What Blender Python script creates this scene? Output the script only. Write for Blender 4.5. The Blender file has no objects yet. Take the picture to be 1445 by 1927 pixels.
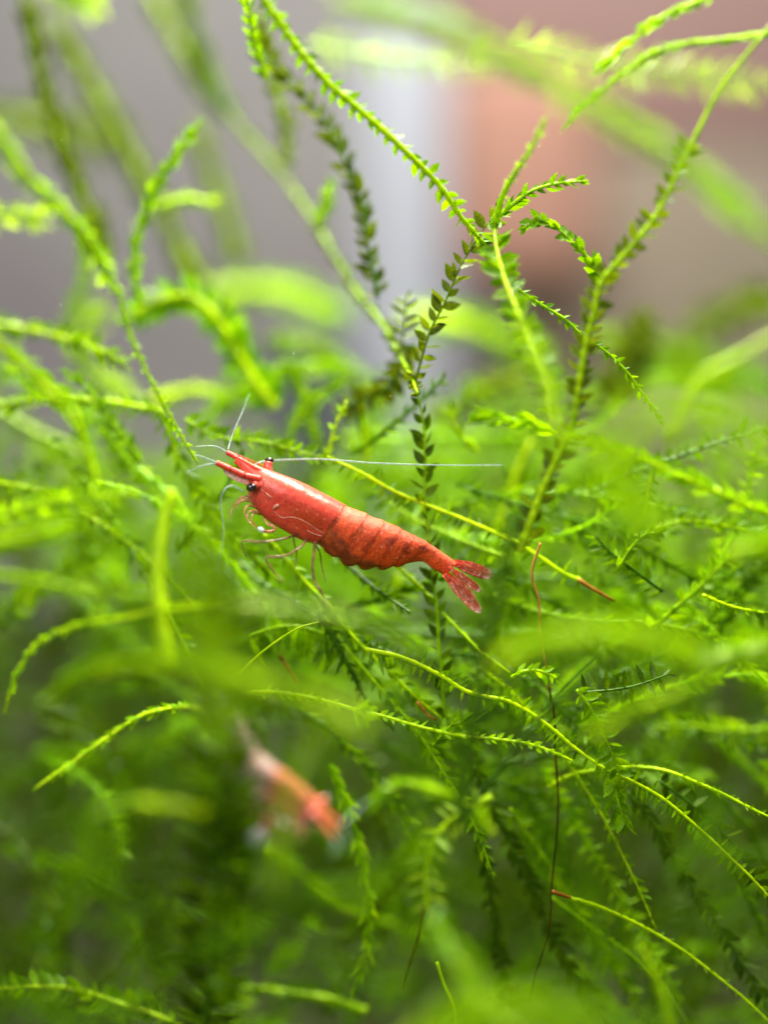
import bpy, bmesh, math, random
from mathutils import Vector, Matrix, noise

random.seed(7)
SC = bpy.context.scene
COL = SC.collection
SC.unit_settings.system = 'METRIC'
SC.unit_settings.scale_length = 0.01            # one unit is one centimetre
R = math.radians

# ------------------------------------------------------------------ camera, world, lamps, exposure
PXU = 264.7                                      # photo pixels per cm on the focal plane
D0 = 10.0                                        # focal plane is 10 cm from the lens
cam = bpy.data.cameras.new('camera')
cam.sensor_fit = 'VERTICAL'
cam.sensor_height = 36.0
cam.sensor_width = 27.0
cam.lens = 36.0 * D0 / (1927 / PXU)
cam.clip_start = 0.05
cam.clip_end = 500
cam.dof.use_dof = True
cam.dof.focus_distance = D0
cam.dof.aperture_fstop = cam.lens * 1e-3 / 0.68  # opening of 6.8 mm
camo = bpy.data.objects.new('camera', cam)
camo.location = (0, -D0, 0)
camo.rotation_euler = (R(90), 0, 0)
COL.objects.link(camo)
SC.camera = camo

W = bpy.data.worlds.new('World')
SC.world = W
W.use_nodes = True
bg = W.node_tree.nodes['Background']
bg.inputs['Color'].default_value = (0.93, 0.96, 1.0, 1)
bg.inputs['Strength'].default_value = 0.20


def lamp(name, loc, aim, sx, sy, power, colour):
    l = bpy.data.lights.new(name, 'AREA')
    l.shape = 'RECTANGLE'
    l.size, l.size_y = sx, sy
    l.energy = power
    l.color = colour
    o = bpy.data.objects.new(name, l)
    o.location = loc
    o.rotation_euler = (Vector(aim) - Vector(loc)).to_track_quat('-Z', 'Y').to_euler()
    COL.objects.link(o)
    return o


lamp('aquarium_lamp', (1.5, 2.0, 13.0), (0.5, 1.5, 0), 12, 4.0, 12500, (1.0, 0.95, 0.80))
lamp('front_fill', (-14, -26, 17), (0, 0, 0), 16, 16, 8800, (1.0, 0.97, 0.92))  # soft fill added from the front left, no actual window known
lamp('backdrop_fill', (4, 30, 60), (0, 66, 0), 26, 12, 27000, (1.0, 0.97, 0.95))  # added lamp, only there to brighten the far wall and panels

SC.view_settings.view_transform = 'Standard'
SC.view_settings.look = 'None'
SC.view_settings.exposure = 0.0
SC.view_settings.gamma = 1.0
SC.render.engine = 'CYCLES'
SC.cycles.use_denoising = True
SC.cycles.max_bounces = 10
SC.cycles.transmission_bounces = 8
SC.cycles.transparent_max_bounces = 12
SC.cycles.sample_clamp_indirect = 6.0


# ------------------------------------------------------------------ helpers
def P(px, py, y=0.0):
    """a photo pixel at depth y (cm behind the focal plane) as a point of the tank"""
    d = D0 + y
    return Vector(((px - 722.5) / PXU * d / D0, y, (963.5 - py) / PXU * d / D0))


def px_len(px, y=0.0):
    return px / PXU * (D0 + y) / D0


def catmull(pts, n):
    """resample a polyline of Vectors (any size) into n points on a smooth curve"""
    m = len(pts)
    if m == 2:
        return [pts[0].lerp(pts[1], i / (n - 1)) for i in range(n)]
    seg = [(pts[i + 1] - pts[i]).length for i in range(m - 1)]
    tot = sum(seg) or 1
    out = []
    i, acc = 0, 0.0
    for k in range(n):
        s = tot * k / (n - 1)
        while i < m - 2 and acc + seg[i] < s:
            acc += seg[i]
            i += 1
        t = min(1, max(0, (s - acc) / (seg[i] or 1)))
        p0 = pts[i - 1] if i > 0 else pts[i] * 2 - pts[i + 1]
        p1, p2 = pts[i], pts[i + 1]
        p3 = pts[i + 2] if i + 2 < m else pts[i + 1] * 2 - pts[i]
        out.append(0.5 * ((2 * p1) + (p2 - p0) * t + (2 * p0 - 5 * p1 + 4 * p2 - p3) * t * t + (3 * p1 - p0 - 3 * p2 + p3) * t ** 3))
    return out


def tube_data(path, rad, sides=6):
    """verts, faces of a capped tube along path with a radius per point"""
    V, F = [], []
    n = len(path)
    t0 = (path[1] - path[0]).normalized()
    up = Vector((0, -1, 0)) if abs(t0.y) < 0.9 else Vector((1, 0, 0))
    for i, p in enumerate(path):
        t = (path[min(n - 1, i + 1)] - path[max(0, i - 1)]).normalized()
        a = t.cross(up)
        if a.length < 1e-6:
            a = t.orthogonal()
        a.normalize()
        b = a.cross(t).normalized()
        up = b
        r = rad[i]
        for k in range(sides):
            w = 2 * math.pi * k / sides
            V.append(p + (a * math.cos(w) + b * math.sin(w)) * r)
    for i in range(n - 1):
        for k in range(sides):
            k2 = (k + 1) % sides
            F.append((i * sides + k, i * sides + k2, (i + 1) * sides + k2, (i + 1) * sides + k))
    F.append(tuple(reversed(range(sides))))
    F.append(tuple((n - 1) * sides + k for k in range(sides)))
    return V, F


class MB:
    """collects verts and faces, then links them as one mesh object"""
    def __init__(self):
        self.V, self.F = [], []

    def add(self, V, F):
        o = len(self.V)
        self.V += [tuple(v) for v in V]
        self.F += [tuple(i + o for i in f) for f in F]
        return self

    def mesh(self, name, mat, smooth=True):
        me = bpy.data.meshes.new(name)
        me.from_pydata(self.V, [], self.F)
        me.update()
        if mat:
            me.materials.append(mat)
        if smooth:
            me.polygons.foreach_set('use_smooth', [True] * len(me.polygons))
        return me

    def build(self, name, mat, parent=None, smooth=True, base=None):
        if base is not None:
            self.V = [(v[0] - base[0], v[1] - base[1], v[2] - base[2]) for v in self.V]
        o = bpy.data.objects.new(name, self.mesh(name, mat, smooth))
        COL.objects.link(o)
        if parent:
            o.parent = parent
        elif base is not None:
            o.location = base
        return o


def thing(name, label, cat, loc, group=None):
    o = bpy.data.objects.new(name, None)
    o.empty_display_size = 0.1
    COL.objects.link(o)
    o.location = loc
    o['label'] = label
    o['category'] = cat
    if group:
        o['group'] = group
    return o


def tag(o, label=None, cat=None, group=None, kind=None):
    for k, v in (('label', label), ('category', cat), ('group', group), ('kind', kind)):
        if v:
            o[k] = v
    return o


# ------------------------------------------------------------------ materials
def new_mat(name):
    m = bpy.data.materials.new(name)
    m.use_nodes = True
    nt = m.node_tree
    nt.nodes.clear()
    out = nt.nodes.new('ShaderNodeOutputMaterial')
    return m, nt, out


def ramp(nt, fac, stops):
    r = nt.nodes.new('ShaderNodeValToRGB')
    els = r.color_ramp.elements
    while len(els) < len(stops):
        els.new(0.5)
    for e, (p, c) in zip(els, stops):
        e.position = p
        e.color = (*c, 1)
    nt.links.new(fac, r.inputs['Fac'])
    return r.outputs['Color']


def noise_fac(nt, scale, detail=3.0, coord='Object', rough=0.55):
    tc = nt.nodes.new('ShaderNodeTexCoord')
    n = nt.nodes.new('ShaderNodeTexNoise')
    n.inputs['Scale'].default_value = scale
    n.inputs['Detail'].default_value = detail
    n.inputs['Roughness'].default_value = rough
    nt.links.new(tc.outputs[coord], n.inputs['Vector'])
    return n.outputs['Fac']


def moss_mat(name, dark, mid, light, transl=0.45, rough=0.3, spec=0.5, tint=(1.0, 1.0, 1.0)):
    m, nt, out = new_mat(name)
    oi = nt.nodes.new('ShaderNodeObjectInfo')
    fac = noise_fac(nt, 9.0, 3.0)
    mx = nt.nodes.new('ShaderNodeMath')
    mx.operation = 'MULTIPLY_ADD'
    mx.inputs[1].default_value = 0.30
    mx.inputs[2].default_value = -0.15
    nt.links.new(oi.outputs['Random'], mx.inputs[0])
    ad = nt.nodes.new('ShaderNodeMath')
    ad.operation = 'ADD'
    nt.links.new(fac, ad.inputs[0])
    nt.links.new(mx.outputs[0], ad.inputs[1])
    c = ramp(nt, ad.outputs[0], [(0.25, dark), (0.5, mid), (0.75, light)])
    b = nt.nodes.new('ShaderNodeBsdfPrincipled')
    b.inputs['Roughness'].default_value = rough
    b.inputs['Specular IOR Level'].default_value = spec
    nt.links.new(c, b.inputs['Base Color'])
    # cell-fine relief
    bp = nt.nodes.new('ShaderNodeBump')
    bp.inputs['Strength'].default_value = 0.25
    bp.inputs['Distance'].default_value = 0.004
    nt.links.new(noise_fac(nt, 90.0, 2.0), bp.inputs['Height'])
    nt.links.new(bp.outputs['Normal'], b.inputs['Normal'])
    t = nt.nodes.new('ShaderNodeBsdfTranslucent')
    hs = nt.nodes.new('ShaderNodeMix')
    hs.data_type = 'RGBA'
    hs.blend_type = 'MULTIPLY'
    hs.inputs[0].default_value = 1.0
    nt.links.new(c, hs.inputs[6])
    hs.inputs[7].default_value = (*tint, 1)
    nt.links.new(hs.outputs[2], t.inputs['Color'])
    mix = nt.nodes.new('ShaderNodeMixShader')
    mix.inputs[0].default_value = transl
    nt.links.new(b.outputs[0], mix.inputs[1])
    nt.links.new(t.outputs[0], mix.inputs[2])
    nt.links.new(mix.outputs[0], out.inputs['Surface'])
    return m


TT = (1.35, 1.2, 0.4)
M_LEAF = {
    'lime': moss_mat('moss_leaf_lime', (0.13, 0.33, 0.002), (0.24, 0.50, 0.003), (0.40, 0.70, 0.005), 0.5, 0.28, 0.12, TT),
    'mid': moss_mat('moss_leaf_green', (0.055, 0.16, 0.001), (0.125, 0.285, 0.001), (0.23, 0.44, 0.002), 0.5, 0.30, 0.12, TT),
    'olive': moss_mat('moss_leaf_olive', (0.05, 0.085, 0.003), (0.09, 0.14, 0.004), (0.15, 0.24, 0.005), 0.5, 0.32, 0.12, TT),
    'dark': moss_mat('moss_leaf_old_shaded', (0.020, 0.052, 0.001), (0.046, 0.10, 0.001), (0.09, 0.18, 0.002), 0.4, 0.32, 0.12, TT),  # older leaf tone, also puts shade into dim strands and the low bank
    'pale': moss_mat('moss_leaf_pale', (0.24, 0.44, 0.03), (0.34, 0.56, 0.04), (0.44, 0.66, 0.06), 0.5, 0.3, 0.3, TT),
}
M_STEM = {
    'lime': moss_mat('moss_stem_lime', (0.34, 0.58, 0.002), (0.48, 0.74, 0.003), (0.60, 0.82, 0.005), 0.25, 0.3, 0.14),
    'mid': moss_mat('moss_stem_green', (0.17, 0.38, 0.002), (0.28, 0.53, 0.003), (0.38, 0.64, 0.004), 0.25, 0.3, 0.14),
    'olive': moss_mat('moss_stem_olive', (0.11, 0.19, 0.003), (0.18, 0.30, 0.004), (0.26, 0.42, 0.005), 0.25, 0.3, 0.14),
    'dark': moss_mat('moss_stem_old_shaded', (0.02, 0.07, 0.002), (0.045, 0.13, 0.003), (0.09, 0.22, 0.004), 0.2, 0.3, 0.14),  # dark stem copy, older growth and shade put into the colour
    'pale': moss_mat('moss_stem_pale', (0.28, 0.48, 0.03), (0.38, 0.60, 0.04), (0.48, 0.68, 0.06), 0.3, 0.3, 0.3),
}
M_BROWN = moss_mat('dead_stem_brown', (0.10, 0.03, 0.003), (0.30, 0.11, 0.008), (0.55, 0.30, 0.06), 0.1, 0.4, 0.15)
M_HAIR = moss_mat('dead_stem_dark', (0.015, 0.022, 0.002), (0.04, 0.035, 0.003), (0.13, 0.05, 0.005), 0.1, 0.4, 0.12)


def plain_mat(name, stops, scale=0.3, rough=0.8, bump=0.0):
    m, nt, out = new_mat(name)
    b = nt.nodes.new('ShaderNodeBsdfPrincipled')
    b.inputs['Roughness'].default_value = rough
    nt.links.new(ramp(nt, noise_fac(nt, scale, 4.0), stops), b.inputs['Base Color'])
    if bump:
        bp = nt.nodes.new('ShaderNodeBump')
        bp.inputs['Distance'].default_value = bump
        nt.links.new(noise_fac(nt, scale * 12, 4.0), bp.inputs['Height'])
        nt.links.new(bp.outputs['Normal'], b.inputs['Normal'])
    nt.links.new(b.outputs[0], out.inputs['Surface'])
    return m


# ------------------------------------------------------------------ the setting behind the tank
def box_data(x0, x1, y0, y1, z0, z1, bev=0.0):
    bm = bmesh.new()
    bmesh.ops.create_cube(bm, size=1.0)
    for v in bm.verts:
        v.co = ((x0 + x1) / 2 + v.co.x * (x1 - x0), (y0 + y1) / 2 + v.co.y * (y1 - y0), (z0 + z1) / 2 + v.co.z * (z1 - z0))
    if bev:
        bmesh.ops.bevel(bm, geom=bm.edges[:], offset=bev, segments=4, affect='EDGES', profile=0.5)
    V = [v.co.copy() for v in bm.verts]
    F = [tuple(v.index for v in f.verts) for f in bm.faces]
    bm.free()
    return V, F


def panel_px(name, mat, x0, x1, y0, y1, depth, thick, bev):
    a, b = P(x0, y1, depth), P(x1, y0, depth)
    V, F = box_data(a.x, b.x, depth, depth + thick, a.z, b.z, bev)
    base = Vector(((a.x + b.x) / 2, depth + thick / 2, a.z))
    return MB().add(V, F).build(name, mat, base=base)


M_WALL = plain_mat('wall_mauve_grey', [(0.3, (0.40, 0.36, 0.365)), (0.45, (0.47, 0.42, 0.43)), (0.6, (0.52, 0.50, 0.47))], 0.05, 0.85)
M_POST = plain_mat('post_white', [(0.3, (0.84, 0.87, 0.96)), (0.7, (0.88, 0.91, 0.98))], 0.1, 0.6)
M_SALMON = plain_mat('panel_salmon', [(0.3, (0.80, 0.41, 0.29)), (0.5, (0.86, 0.46, 0.33)), (0.7, (0.90, 0.52, 0.38))], 0.05, 0.8)
M_ROSE = plain_mat('panel_rose_brown', [(0.3, (0.50, 0.31, 0.27)), (0.7, (0.60, 0.38, 0.33))], 0.06, 0.8)
M_TAN = plain_mat('panel_olive_tan', [(0.3, (0.50, 0.43, 0.29)), (0.7, (0.62, 0.50, 0.39))], 0.07, 0.8)
M_SLATE = plain_mat('slate_blue', [(0.3, (0.13, 0.15, 0.165)), (0.7, (0.18, 0.20, 0.21))], 0.3, 0.6)
M_GRAVEL = plain_mat('gravel_olive', [(0.3, (0.035, 0.055, 0.006)), (0.5, (0.06, 0.085, 0.012)), (0.7, (0.095, 0.105, 0.03))], 2.2, 0.9, 0.15)

wall = MB().add(*box_data(-70, 70, 74, 76, -30, 60)).build('wall', M_WALL, smooth=False)
tag(wall, kind='structure')
floor = MB().add(*box_data(-70, 70, -9, 74, -6.4, -5.4)).build('ground', M_GRAVEL, smooth=False)
tag(floor, kind='structure')

o = panel_px('white_post', M_POST, 668, 846, 40, 1250, 52, 3.0, 0.6)
tag(o, 'pale white upright post far out of focus behind the moss', 'post')
o = panel_px('salmon_panel', M_SALMON, 838, 1135, 110, 530, 60, 3.0, 1.6)
tag(o, 'out of focus salmon pink panel right of the white post', 'panel')
o = panel_px('rose_board', M_ROSE, 826, 1800, -300, 265, 70, 2.0, 0.6)
tag(o, 'out of focus dusky rose board above and behind the salmon panel', 'board')
o = panel_px('tan_board', M_TAN, 960, 1850, 275, 1250, 68, 2.0, 0.6)
tag(o, 'out of focus olive tan board at the right edge behind the moss', 'board')
o = panel_px('slate_box', M_SLATE, 485, 668, 630, 1100, 44, 6.0, 0.8)
tag(o, 'dark slate blue box blurred left of the foot of the white post', 'box')

# ------------------------------------------------------------------ moss
STYLE = {   # angle from stem, length px, spacing px, width ratio, roll spread
    'open':    (58, 33, 9.5, 0.50, 25),
    'mid':     (40, 29, 9.0, 0.46, 30),
    'press':   (25, 30, 7.0, 0.46, 45),
    'short':   (46, 20, 8.5, 0.50, 40),
    'feather': (62, 44, 8.0, 0.27, 20),
    'droop':   (80, 40, 12.0, 0.30, 25),
    'veil':    (58, 56, 9.0, 0.14, 20),
    'sparse':  (45, 20, 9.0, 0.36, 45),
    'bare':    None,
}


def leaf_verts(wr, bend, fold):
    V = []
    prof = ((0.0, 0.14), (0.18, 0.78), (0.40, 1.0), (0.66, 0.74), (0.86, 0.30), (1.0, 0.0))
    for s, w in prof:
        z = bend * s * s
        hw = 0.5 * wr * w
        if w == 0:
            V.append((s, 0, z))
        else:
            V += [(s, hw, z + fold * w * wr), (s, 0, z), (s, -hw, z + fold * w * wr)]
    F = []
    for i in range(4):
        a = i * 3
        F += [(a, a + 1, a + 4, a + 3), (a + 1, a + 2, a + 5, a + 4)]
    F += [(12, 13, 15), (13, 14, 15)]
    return V, F


LEAF_MESH = {}


def leaf_mesh(mat_key, wr, k):
    key = (mat_key, wr, k)
    if key not in LEAF_MESH:
        rr = random.Random(k * 31 + int(wr * 100))
        V, F = leaf_verts(wr, rr.uniform(-0.05, 0.28), rr.uniform(0.10, 0.32))
        LEAF_MESH[key] = MB().add(V, F).mesh('leaf', M_LEAF[mat_key])
    return LEAF_MESH[key]


LOW_LEAF = [((0, 0.05, 0), (0.45, 0.5, 0.06), (1, 0, 0.12), (0.45, -0.5, 0.06), (0.4, 0, 0.0)), ((0, 1, 4), (1, 2, 4), (2, 3, 4), (3, 0, 4))]


def leaf_frames(path, style, rng, lpx, sppx, ang, wr, spread, side_bias, back=0.0):
    """a Matrix for each leaf on a stem, two ranks, growing towards the end of path"""
    n = len(path)
    cum = [0.0]
    for i in range(n - 1):
        cum.append(cum[-1] + (path[i + 1] - path[i]).length)
    tot = cum[-1]
    out = []
    s, i, side = 0.01, 0, 1
    while s < tot:
        while i < n - 2 and cum[i + 1] < s:
            i += 1
        t = (path[i + 1] - path[i])
        p = path[i].lerp(path[i + 1], (s - cum[i]) / max(1e-6, cum[i + 1] - cum[i]))
        t.normalize()
        view = Vector((0, 1, 0))
        sd = t.cross(view)
        if sd.length < 1e-3:
            sd = t.orthogonal()
        sd.normalize()
        nrm = sd.cross(t).normalized()
        roll = R(rng.gauss(0, spread))
        q = sd * math.cos(roll) + nrm * math.sin(roll)
        if side_bias and rng.random() < abs(side_bias):
            side = 1 if side_bias > 0 else -1
        q = q * side
        q = (q + Vector((0, back * rng.uniform(0.5, 1.3), 0)))
        q = (q - t * q.dot(t)).normalized()
        a = R(max(4, rng.gauss(ang, 9)))
        rem = (tot - s) / tot
        tipf = min(1.0, 0.5 + rem * 4)
        if rem < 0.06:
            a *= 0.45
        d = (t * math.cos(a) + q * math.sin(a)).normalized()
        zz = (t * math.sin(a) - q * math.cos(a))
        nn = d.cross(zz).normalized()
        if nn.dot(view) > 0:
            nn = -nn
        tw = rng.gauss(0, 0.62)
        nn = (Matrix.Rotation(tw, 3, d) @ nn).normalized()
        # appressed leaves hug the stem: their face turns outwards
        if ang < 24:
            nn = (-zz).normalized() if rng.random() < 0.6 else nn
            nn = (nn - d * nn.dot(d)).normalized()
        yv = nn.cross(d)
        L = px_len(lpx, p.y) * rng.uniform(0.78, 1.15) * tipf
        M = Matrix(((d.x, yv.x, nn.x, 0), (d.y, yv.y, nn.y, 0), (d.z, yv.z, nn.z, 0), (0, 0, 0, 1))) @ Matrix.Scale(L, 4)
        M.translation = p
        out.append(M)
        s += px_len(sppx, p.y) * rng.uniform(0.75, 1.25)
        side = -side
    return out


GROUP = 'moss strands in the tank'
COUNT = [0, 0]


def strand(label, pts, y=0.0, style='open', col='mid', w=8.0, rev=False, ln=1.0, sp=1.0, lcol=None, bias=0.0, wob=1.0, ang=None, name='moss_strand', smat=None, wr=None, back=0.25, upto=1.0):
    """pts: photo pixels from base to tip, (px, py) or (px, py, depth); y one depth or (first, last)"""
    COUNT[0] += 1
    rng = random.Random(COUNT[0] * 977)
    ys = y if isinstance(y, tuple) else (y, y)
    m = len(pts)
    raw = []
    for i, p in enumerate(pts):
        yy = p[2] if len(p) > 2 else ys[0] + (ys[1] - ys[0]) * i / (m - 1)
        raw.append(P(p[0], p[1], yy))
    if rev:
        raw.reverse()
    tot = sum((raw[i + 1] - raw[i]).length for i in range(m - 1))
    far = sum(abs(p.y) for p in raw) / m
    if far > 1.45 and w > 16:               # the out of focus ones: slim stems inside a wide veil of leaves
        w = 16 + (w - 16) * 0.38
        ln *= 1.12
        sp *= 0.62
    if far < 1.3 and name == 'moss_strand':
        w *= 0.86
    if style == 'press' and far < 1.3:
        w *= 0.62
    n = max(8, int(tot / (0.02 if far < 1.3 else 0.055)))
    path = catmull(raw, n)
    amp = 0.006 * wob
    path = [p + Vector((noise.noise(p * 2.3 + Vector((COUNT[0] * 3.1, 0, 0))), 0.6 * noise.noise(p * 2.1 + Vector((0, COUNT[0] * 1.7, 0))), noise.noise(p * 2.2 + Vector((0, 0, COUNT[0] * 2.3))))) * amp * 2 for p in path]
    base = path[0].copy()
    root = thing(name, label, 'moss strand' if name == 'moss_strand' else 'dead stem', base, GROUP if name == 'moss_strand' else None)
    rad = []
    for i, p in enumerate(path):
        f = i / (n - 1)
        k = 1.0 - 0.45 * f if f < 0.97 else 0.4
        k *= 1 + 0.14 * noise.noise(p * 9.0)
        if far < 1.3 and STYLE[style]:
            k *= 1 + 0.20 * math.sin(2 * math.pi * f * tot / px_len(STYLE[style][2] * sp * 2, p.y)) * (0.6 + 0.8 * noise.noise(p * 4))
        rad.append(px_len(w / 2, p.y) * k)
    V, F = tube_data([p - base for p in path], rad, 7)
    MB().add(V, F).build('stem', smat or M_STEM[col], root)
    if STYLE[style] is None:
        return root
    a, lpx, sppx, wr0, spread = STYLE[style]
    wr = wr or wr0
    lc = lcol or col
    fr = leaf_frames(path, style, rng, lpx * ln, sppx * sp, ang or a, wr, spread, bias, back)
    fr = fr[:int(len(fr) * upto)]
    near = min(abs(p.y) for p in path)
    mean = sum(abs(p.y) for p in path) / n
    if mean < 0.95 or near < 0.3:
        if len(fr) > 300:
            fr = fr[:300]
        for M in fr:
            M = M.copy()
            M.translation = M.translation - base
            o = bpy.data.objects.new('leaf', leaf_mesh(lc, wr, rng.randrange(6)))
            o.parent = root
            o.matrix_basis = M
            COL.objects.link(o)
            COUNT[1] += 1
    else:
        mb = MB()
        var = [leaf_verts(wr, rng.uniform(-0.05, 0.25), rng.uniform(0.1, 0.3)) for _ in range(4)]
        for M in fr:
            M = M.copy()
            M.translation = M.translation - base
            Vl, Fl = var[rng.randrange(4)]
            mb.add([M @ Vector(v) for v in Vl], Fl)
        o = mb.build('foliage', M_LEAF[lc], root)
        o['kind'] = 'stuff'
    return root


S = strand
# ---- the sharp strands, around the focal plane
S('long bright toothed strand leaning from the top edge in front of the white post',
  [(488,-15),(530,50),(570,105),(620,160),(680,212),(735,258),(790,310),(830,355),(870,412),(900,447)], (-0.75,-0.1), 'open', 'lime', 19, ln=0.85, sp=1.15, lcol='mid', back=0.8)
S('thin knobbly strand falling to the right between the two forked stems, small clasping leaves',
  [(880,425),(910,460),(945,508),(975,545),(1010,570),(1060,600),(1100,637),(1140,662),(1180,702),(1212,747),(1248,800)], (0.0,0.1), 'short', 'mid', 9, ln=0.95, sp=1.1)
S('tallest sharp stem at the right, bright axis with olive leaves, leaning from the corner',
  [(978,1040),(1010,950),(1040,880),(1075,800),(1090,720),(1100,650),(1115,590),(1130,532),(1170,485),(1225,420),(1262,358),(1285,300),(1320,230),(1360,160),(1410,95),(1450,50)],
  (-0.5,-0.8), 'open', 'lime', 18, ln=1.15, sp=1.2, lcol='olive', back=0.9, upto=0.76)
S('arched lime strand of clasping leaves entering at the top right corner',
  [(1460,60),(1380,73),(1310,80),(1240,95),(1170,140),(1110,190),(1060,243)], -0.75, 'press', 'lime', 22, ln=0.78, sp=0.9)
S('short lime strand at the top edge, pointing down left like a brush stroke',
  [(1345,-8),(1270,20),(1220,47),(1170,92),(1115,138)], -0.7, 'press', 'lime', 18, ln=0.85)
S('leafy upright strand below the fork, left of the tall right stem',
  [(1048,800),(1030,722),(1002,655),(975,592),(950,530),(935,470),(931,422)], (-1.35,-0.15), 'open', 'lime', 14, ln=1.3, sp=1.05, lcol='mid', back=0.3)
S('smooth pale green shoot tip pointing up right out of the fork, almost leafless',
  [(931,425),(945,376),(965,335),(1000,280),(1028,222)], (-0.1,-0.9), 'sparse', 'lime', 16, ln=0.8)
S('slender strand with flat olive leaves in two neat rows, crossing the fork',
  [(780,722),(790,680),(810,622),(835,570),(860,512),(890,460),(920,417),(960,384)], (0.35,0.1), 'open', 'olive', 6, ln=1.05, sp=1.05)
S('small arched branch tip reaching right from the fork, fringed with fine leaves',
  [(925,425),(960,388),(1000,360),(1050,345),(1100,340)], (0.0,-0.2), 'mid', 'mid', 10, ln=0.9, sp=0.9)
S('beaded branch tip with plump overlapping leaves, bending left from the tall right stem',
  [(1132,525),(1110,490),(1075,455),(1040,425),(1010,414),(984,432)], (-0.2,-0.1), 'mid', 'mid', 9, ln=0.9, sp=0.85, wr=0.7)
S('straight dark upright strand passing behind the red shrimp tail, leaves held close',
  [(845,1352),(835,1330),(830,1260),(825,1210),(822,1150),(815,1090),(806,1020),(801,950),(800,870),(796,790),(780,725)], 0.35, 'mid', 'dark', 9, ln=1.15, sp=1.5, lcol='dark', smat=M_STEM['mid'])
S('wiry small leaved strand running down to the junction above the sharp shrimp',
  [(785,742),(760,682),(720,612),(660,530),(600,430),(545,345),(480,270),(425,205)], (0.1,3.9), 'short', 'mid', 7, ln=1.1, sp=0.8, lcol='olive')
S('yellow green strand slanting behind the shrimp back and ending in a brown bare end',
  [(1090,1092),(1060,1080),(1010,1045),(960,1016),(870,976),(800,950),(740,925),(680,890),(615,858)], 0.35, 'droop', 'lime', 10, ln=0.7, sp=0.95, lcol='mid', bias=0.6)
strand('snapped brown end of a stem pointing right, below the tall right stem', [(1088,1091),(1110,1105),(1132,1117),(1156,1130)], 0.3, 'bare', 'mid', 9, name='dead_stem', smat=M_BROWN)
S('slanting comb leaved strand just under the yellow green one behind the shrimp',
  [(950,1046),(900,1030),(830,1000),(760,962),(690,915)], (0.5,0.9), 'droop', 'mid', 8, ln=0.9, bias=0.5)
S('thin strand passing under the shrimp tail fan towards the lower right',
  [(745,1062),(800,1115),(830,1150),(870,1190),(910,1230),(962,1268)], (0.5,0.2), 'short', 'lime', 9, ln=0.8, sp=1.8, lcol='mid')
S('long arching strand over the lower right, bright on its back with combed leaves below',
  [(690,1220),(760,1238),(830,1270),(880,1300),(960,1322),(1030,1366),(1080,1405),(1130,1440),(1190,1470),(1260,1512),(1330,1572),(1400,1640),(1460,1705)], (0.1,0.1), 'droop', 'lime', 10, ln=0.72, sp=0.62, lcol='mid', bias=-0.4)
S('smooth arching strand just above the long lower right arch, running out at the right edge',
  [(1030,1482),(1080,1457),(1150,1448),(1200,1444),(1260,1451),(1330,1480),(1400,1515),(1460,1543)], (0.5,0.0), 'sparse', 'lime', 10, ln=0.8, sp=0.7, lcol='mid')
S('nodding scale leaved strand arching over the blurred shrimp to the lower middle',
  [(395,1312),(450,1305),(520,1303),(600,1315),(670,1335),(730,1350),(800,1370),(860,1385),(930,1390),(1000,1402),(1080,1432)], -0.15, 'short', 'lime', 10, ln=0.9, sp=0.95, lcol='lime')
S('rosette of tiny leaves on the nodding strand above the blurred shrimp', [(668,1334),(676,1338),(684,1346)], -0.3, 'open', 'lime', 12, ln=1.1, sp=0.25)
S('leafy side shoot curling off the nodding strand in the lower middle', [(815,1405),(835,1380),(858,1362),(885,1360)], -0.1, 'mid', 'mid', 9, ln=1.0, sp=0.5)
S('fine straight bright leafless stem rising to a drooping fan below the shrimp legs',
  [(400,1315),(450,1266),(500,1222),(555,1185),(600,1170)], (-0.2,0.1), 'bare', 'lime', 7, wob=0.4)
S('drooping fan of fine dark leaves under the fine straight stem',
  [(470,1195),(520,1180),(570,1180),(620,1200),(655,1240)], 0.45, 'droop', 'mid', 7, ln=1.7, sp=0.7, bias=-0.6)
S('drooping curved strand at the left edge with scaly leaves and a dark down turned tip',
  [(440,1138),(330,1146),(220,1166),(130,1182),(70,1212),(30,1270),(10,1338)], (-1.4,-0.45), 'press', 'lime', 19, ln=0.62)
S('downward pointing tapered tip left of the blurred shrimp, with pale glinting scale leaves',
  [(450,1352,-1.6),(390,1336,-1.0),(335,1333),(300,1337),(260,1350),(200,1390),(130,1440),(66,1484)], (-0.2,-0.55), 'press', 'lime', 21, ln=0.72)
S('fringed strand across the bottom left corner with leaves standing up and hanging down',
  [(345,1930),(290,1910),(220,1886),(150,1863),(80,1856),(-15,1858)], -0.6, 'open', 'lime', 10, ln=1.05, sp=0.9, lcol='mid')
S('feathery pale tip left of the tall right stem, pointing left below the fork',
  [(1048,815),(1000,797),(950,790),(893,785)], (-0.45,-0.6), 'press', 'lime', 14, ln=1.2, sp=0.8)
S('thick feathery strand running to the right edge below the tall right stem crossing',
  [(1470,975),(1380,940),(1300,905),(1220,870),(1150,845),(1080,818)], -0.75, 'mid', 'lime', 12, ln=1.15, sp=0.75)
S('thin bright strand with an orange start, dropping to the bottom right corner',
  [(1070,1688),(1110,1700),(1190,1735),(1270,1780),(1340,1830),(1400,1880),(1460,1935)], 0.25, 'sparse', 'lime', 9, ln=0.8, lcol='mid')
strand('short orange brown stem piece above the bottom right strand', [(1036,1678),(1052,1683),(1074,1690)], 0.2, 'bare', 'mid', 9, name='dead_stem', smat=M_BROWN)
S('dim strand under the thin bright one in the lower right, shaded',
  [(1038,1690),(1100,1737),(1180,1792),(1240,1850),(1300,1930)], 0.55, 'sparse', 'mid', 8, ln=0.8)
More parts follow.
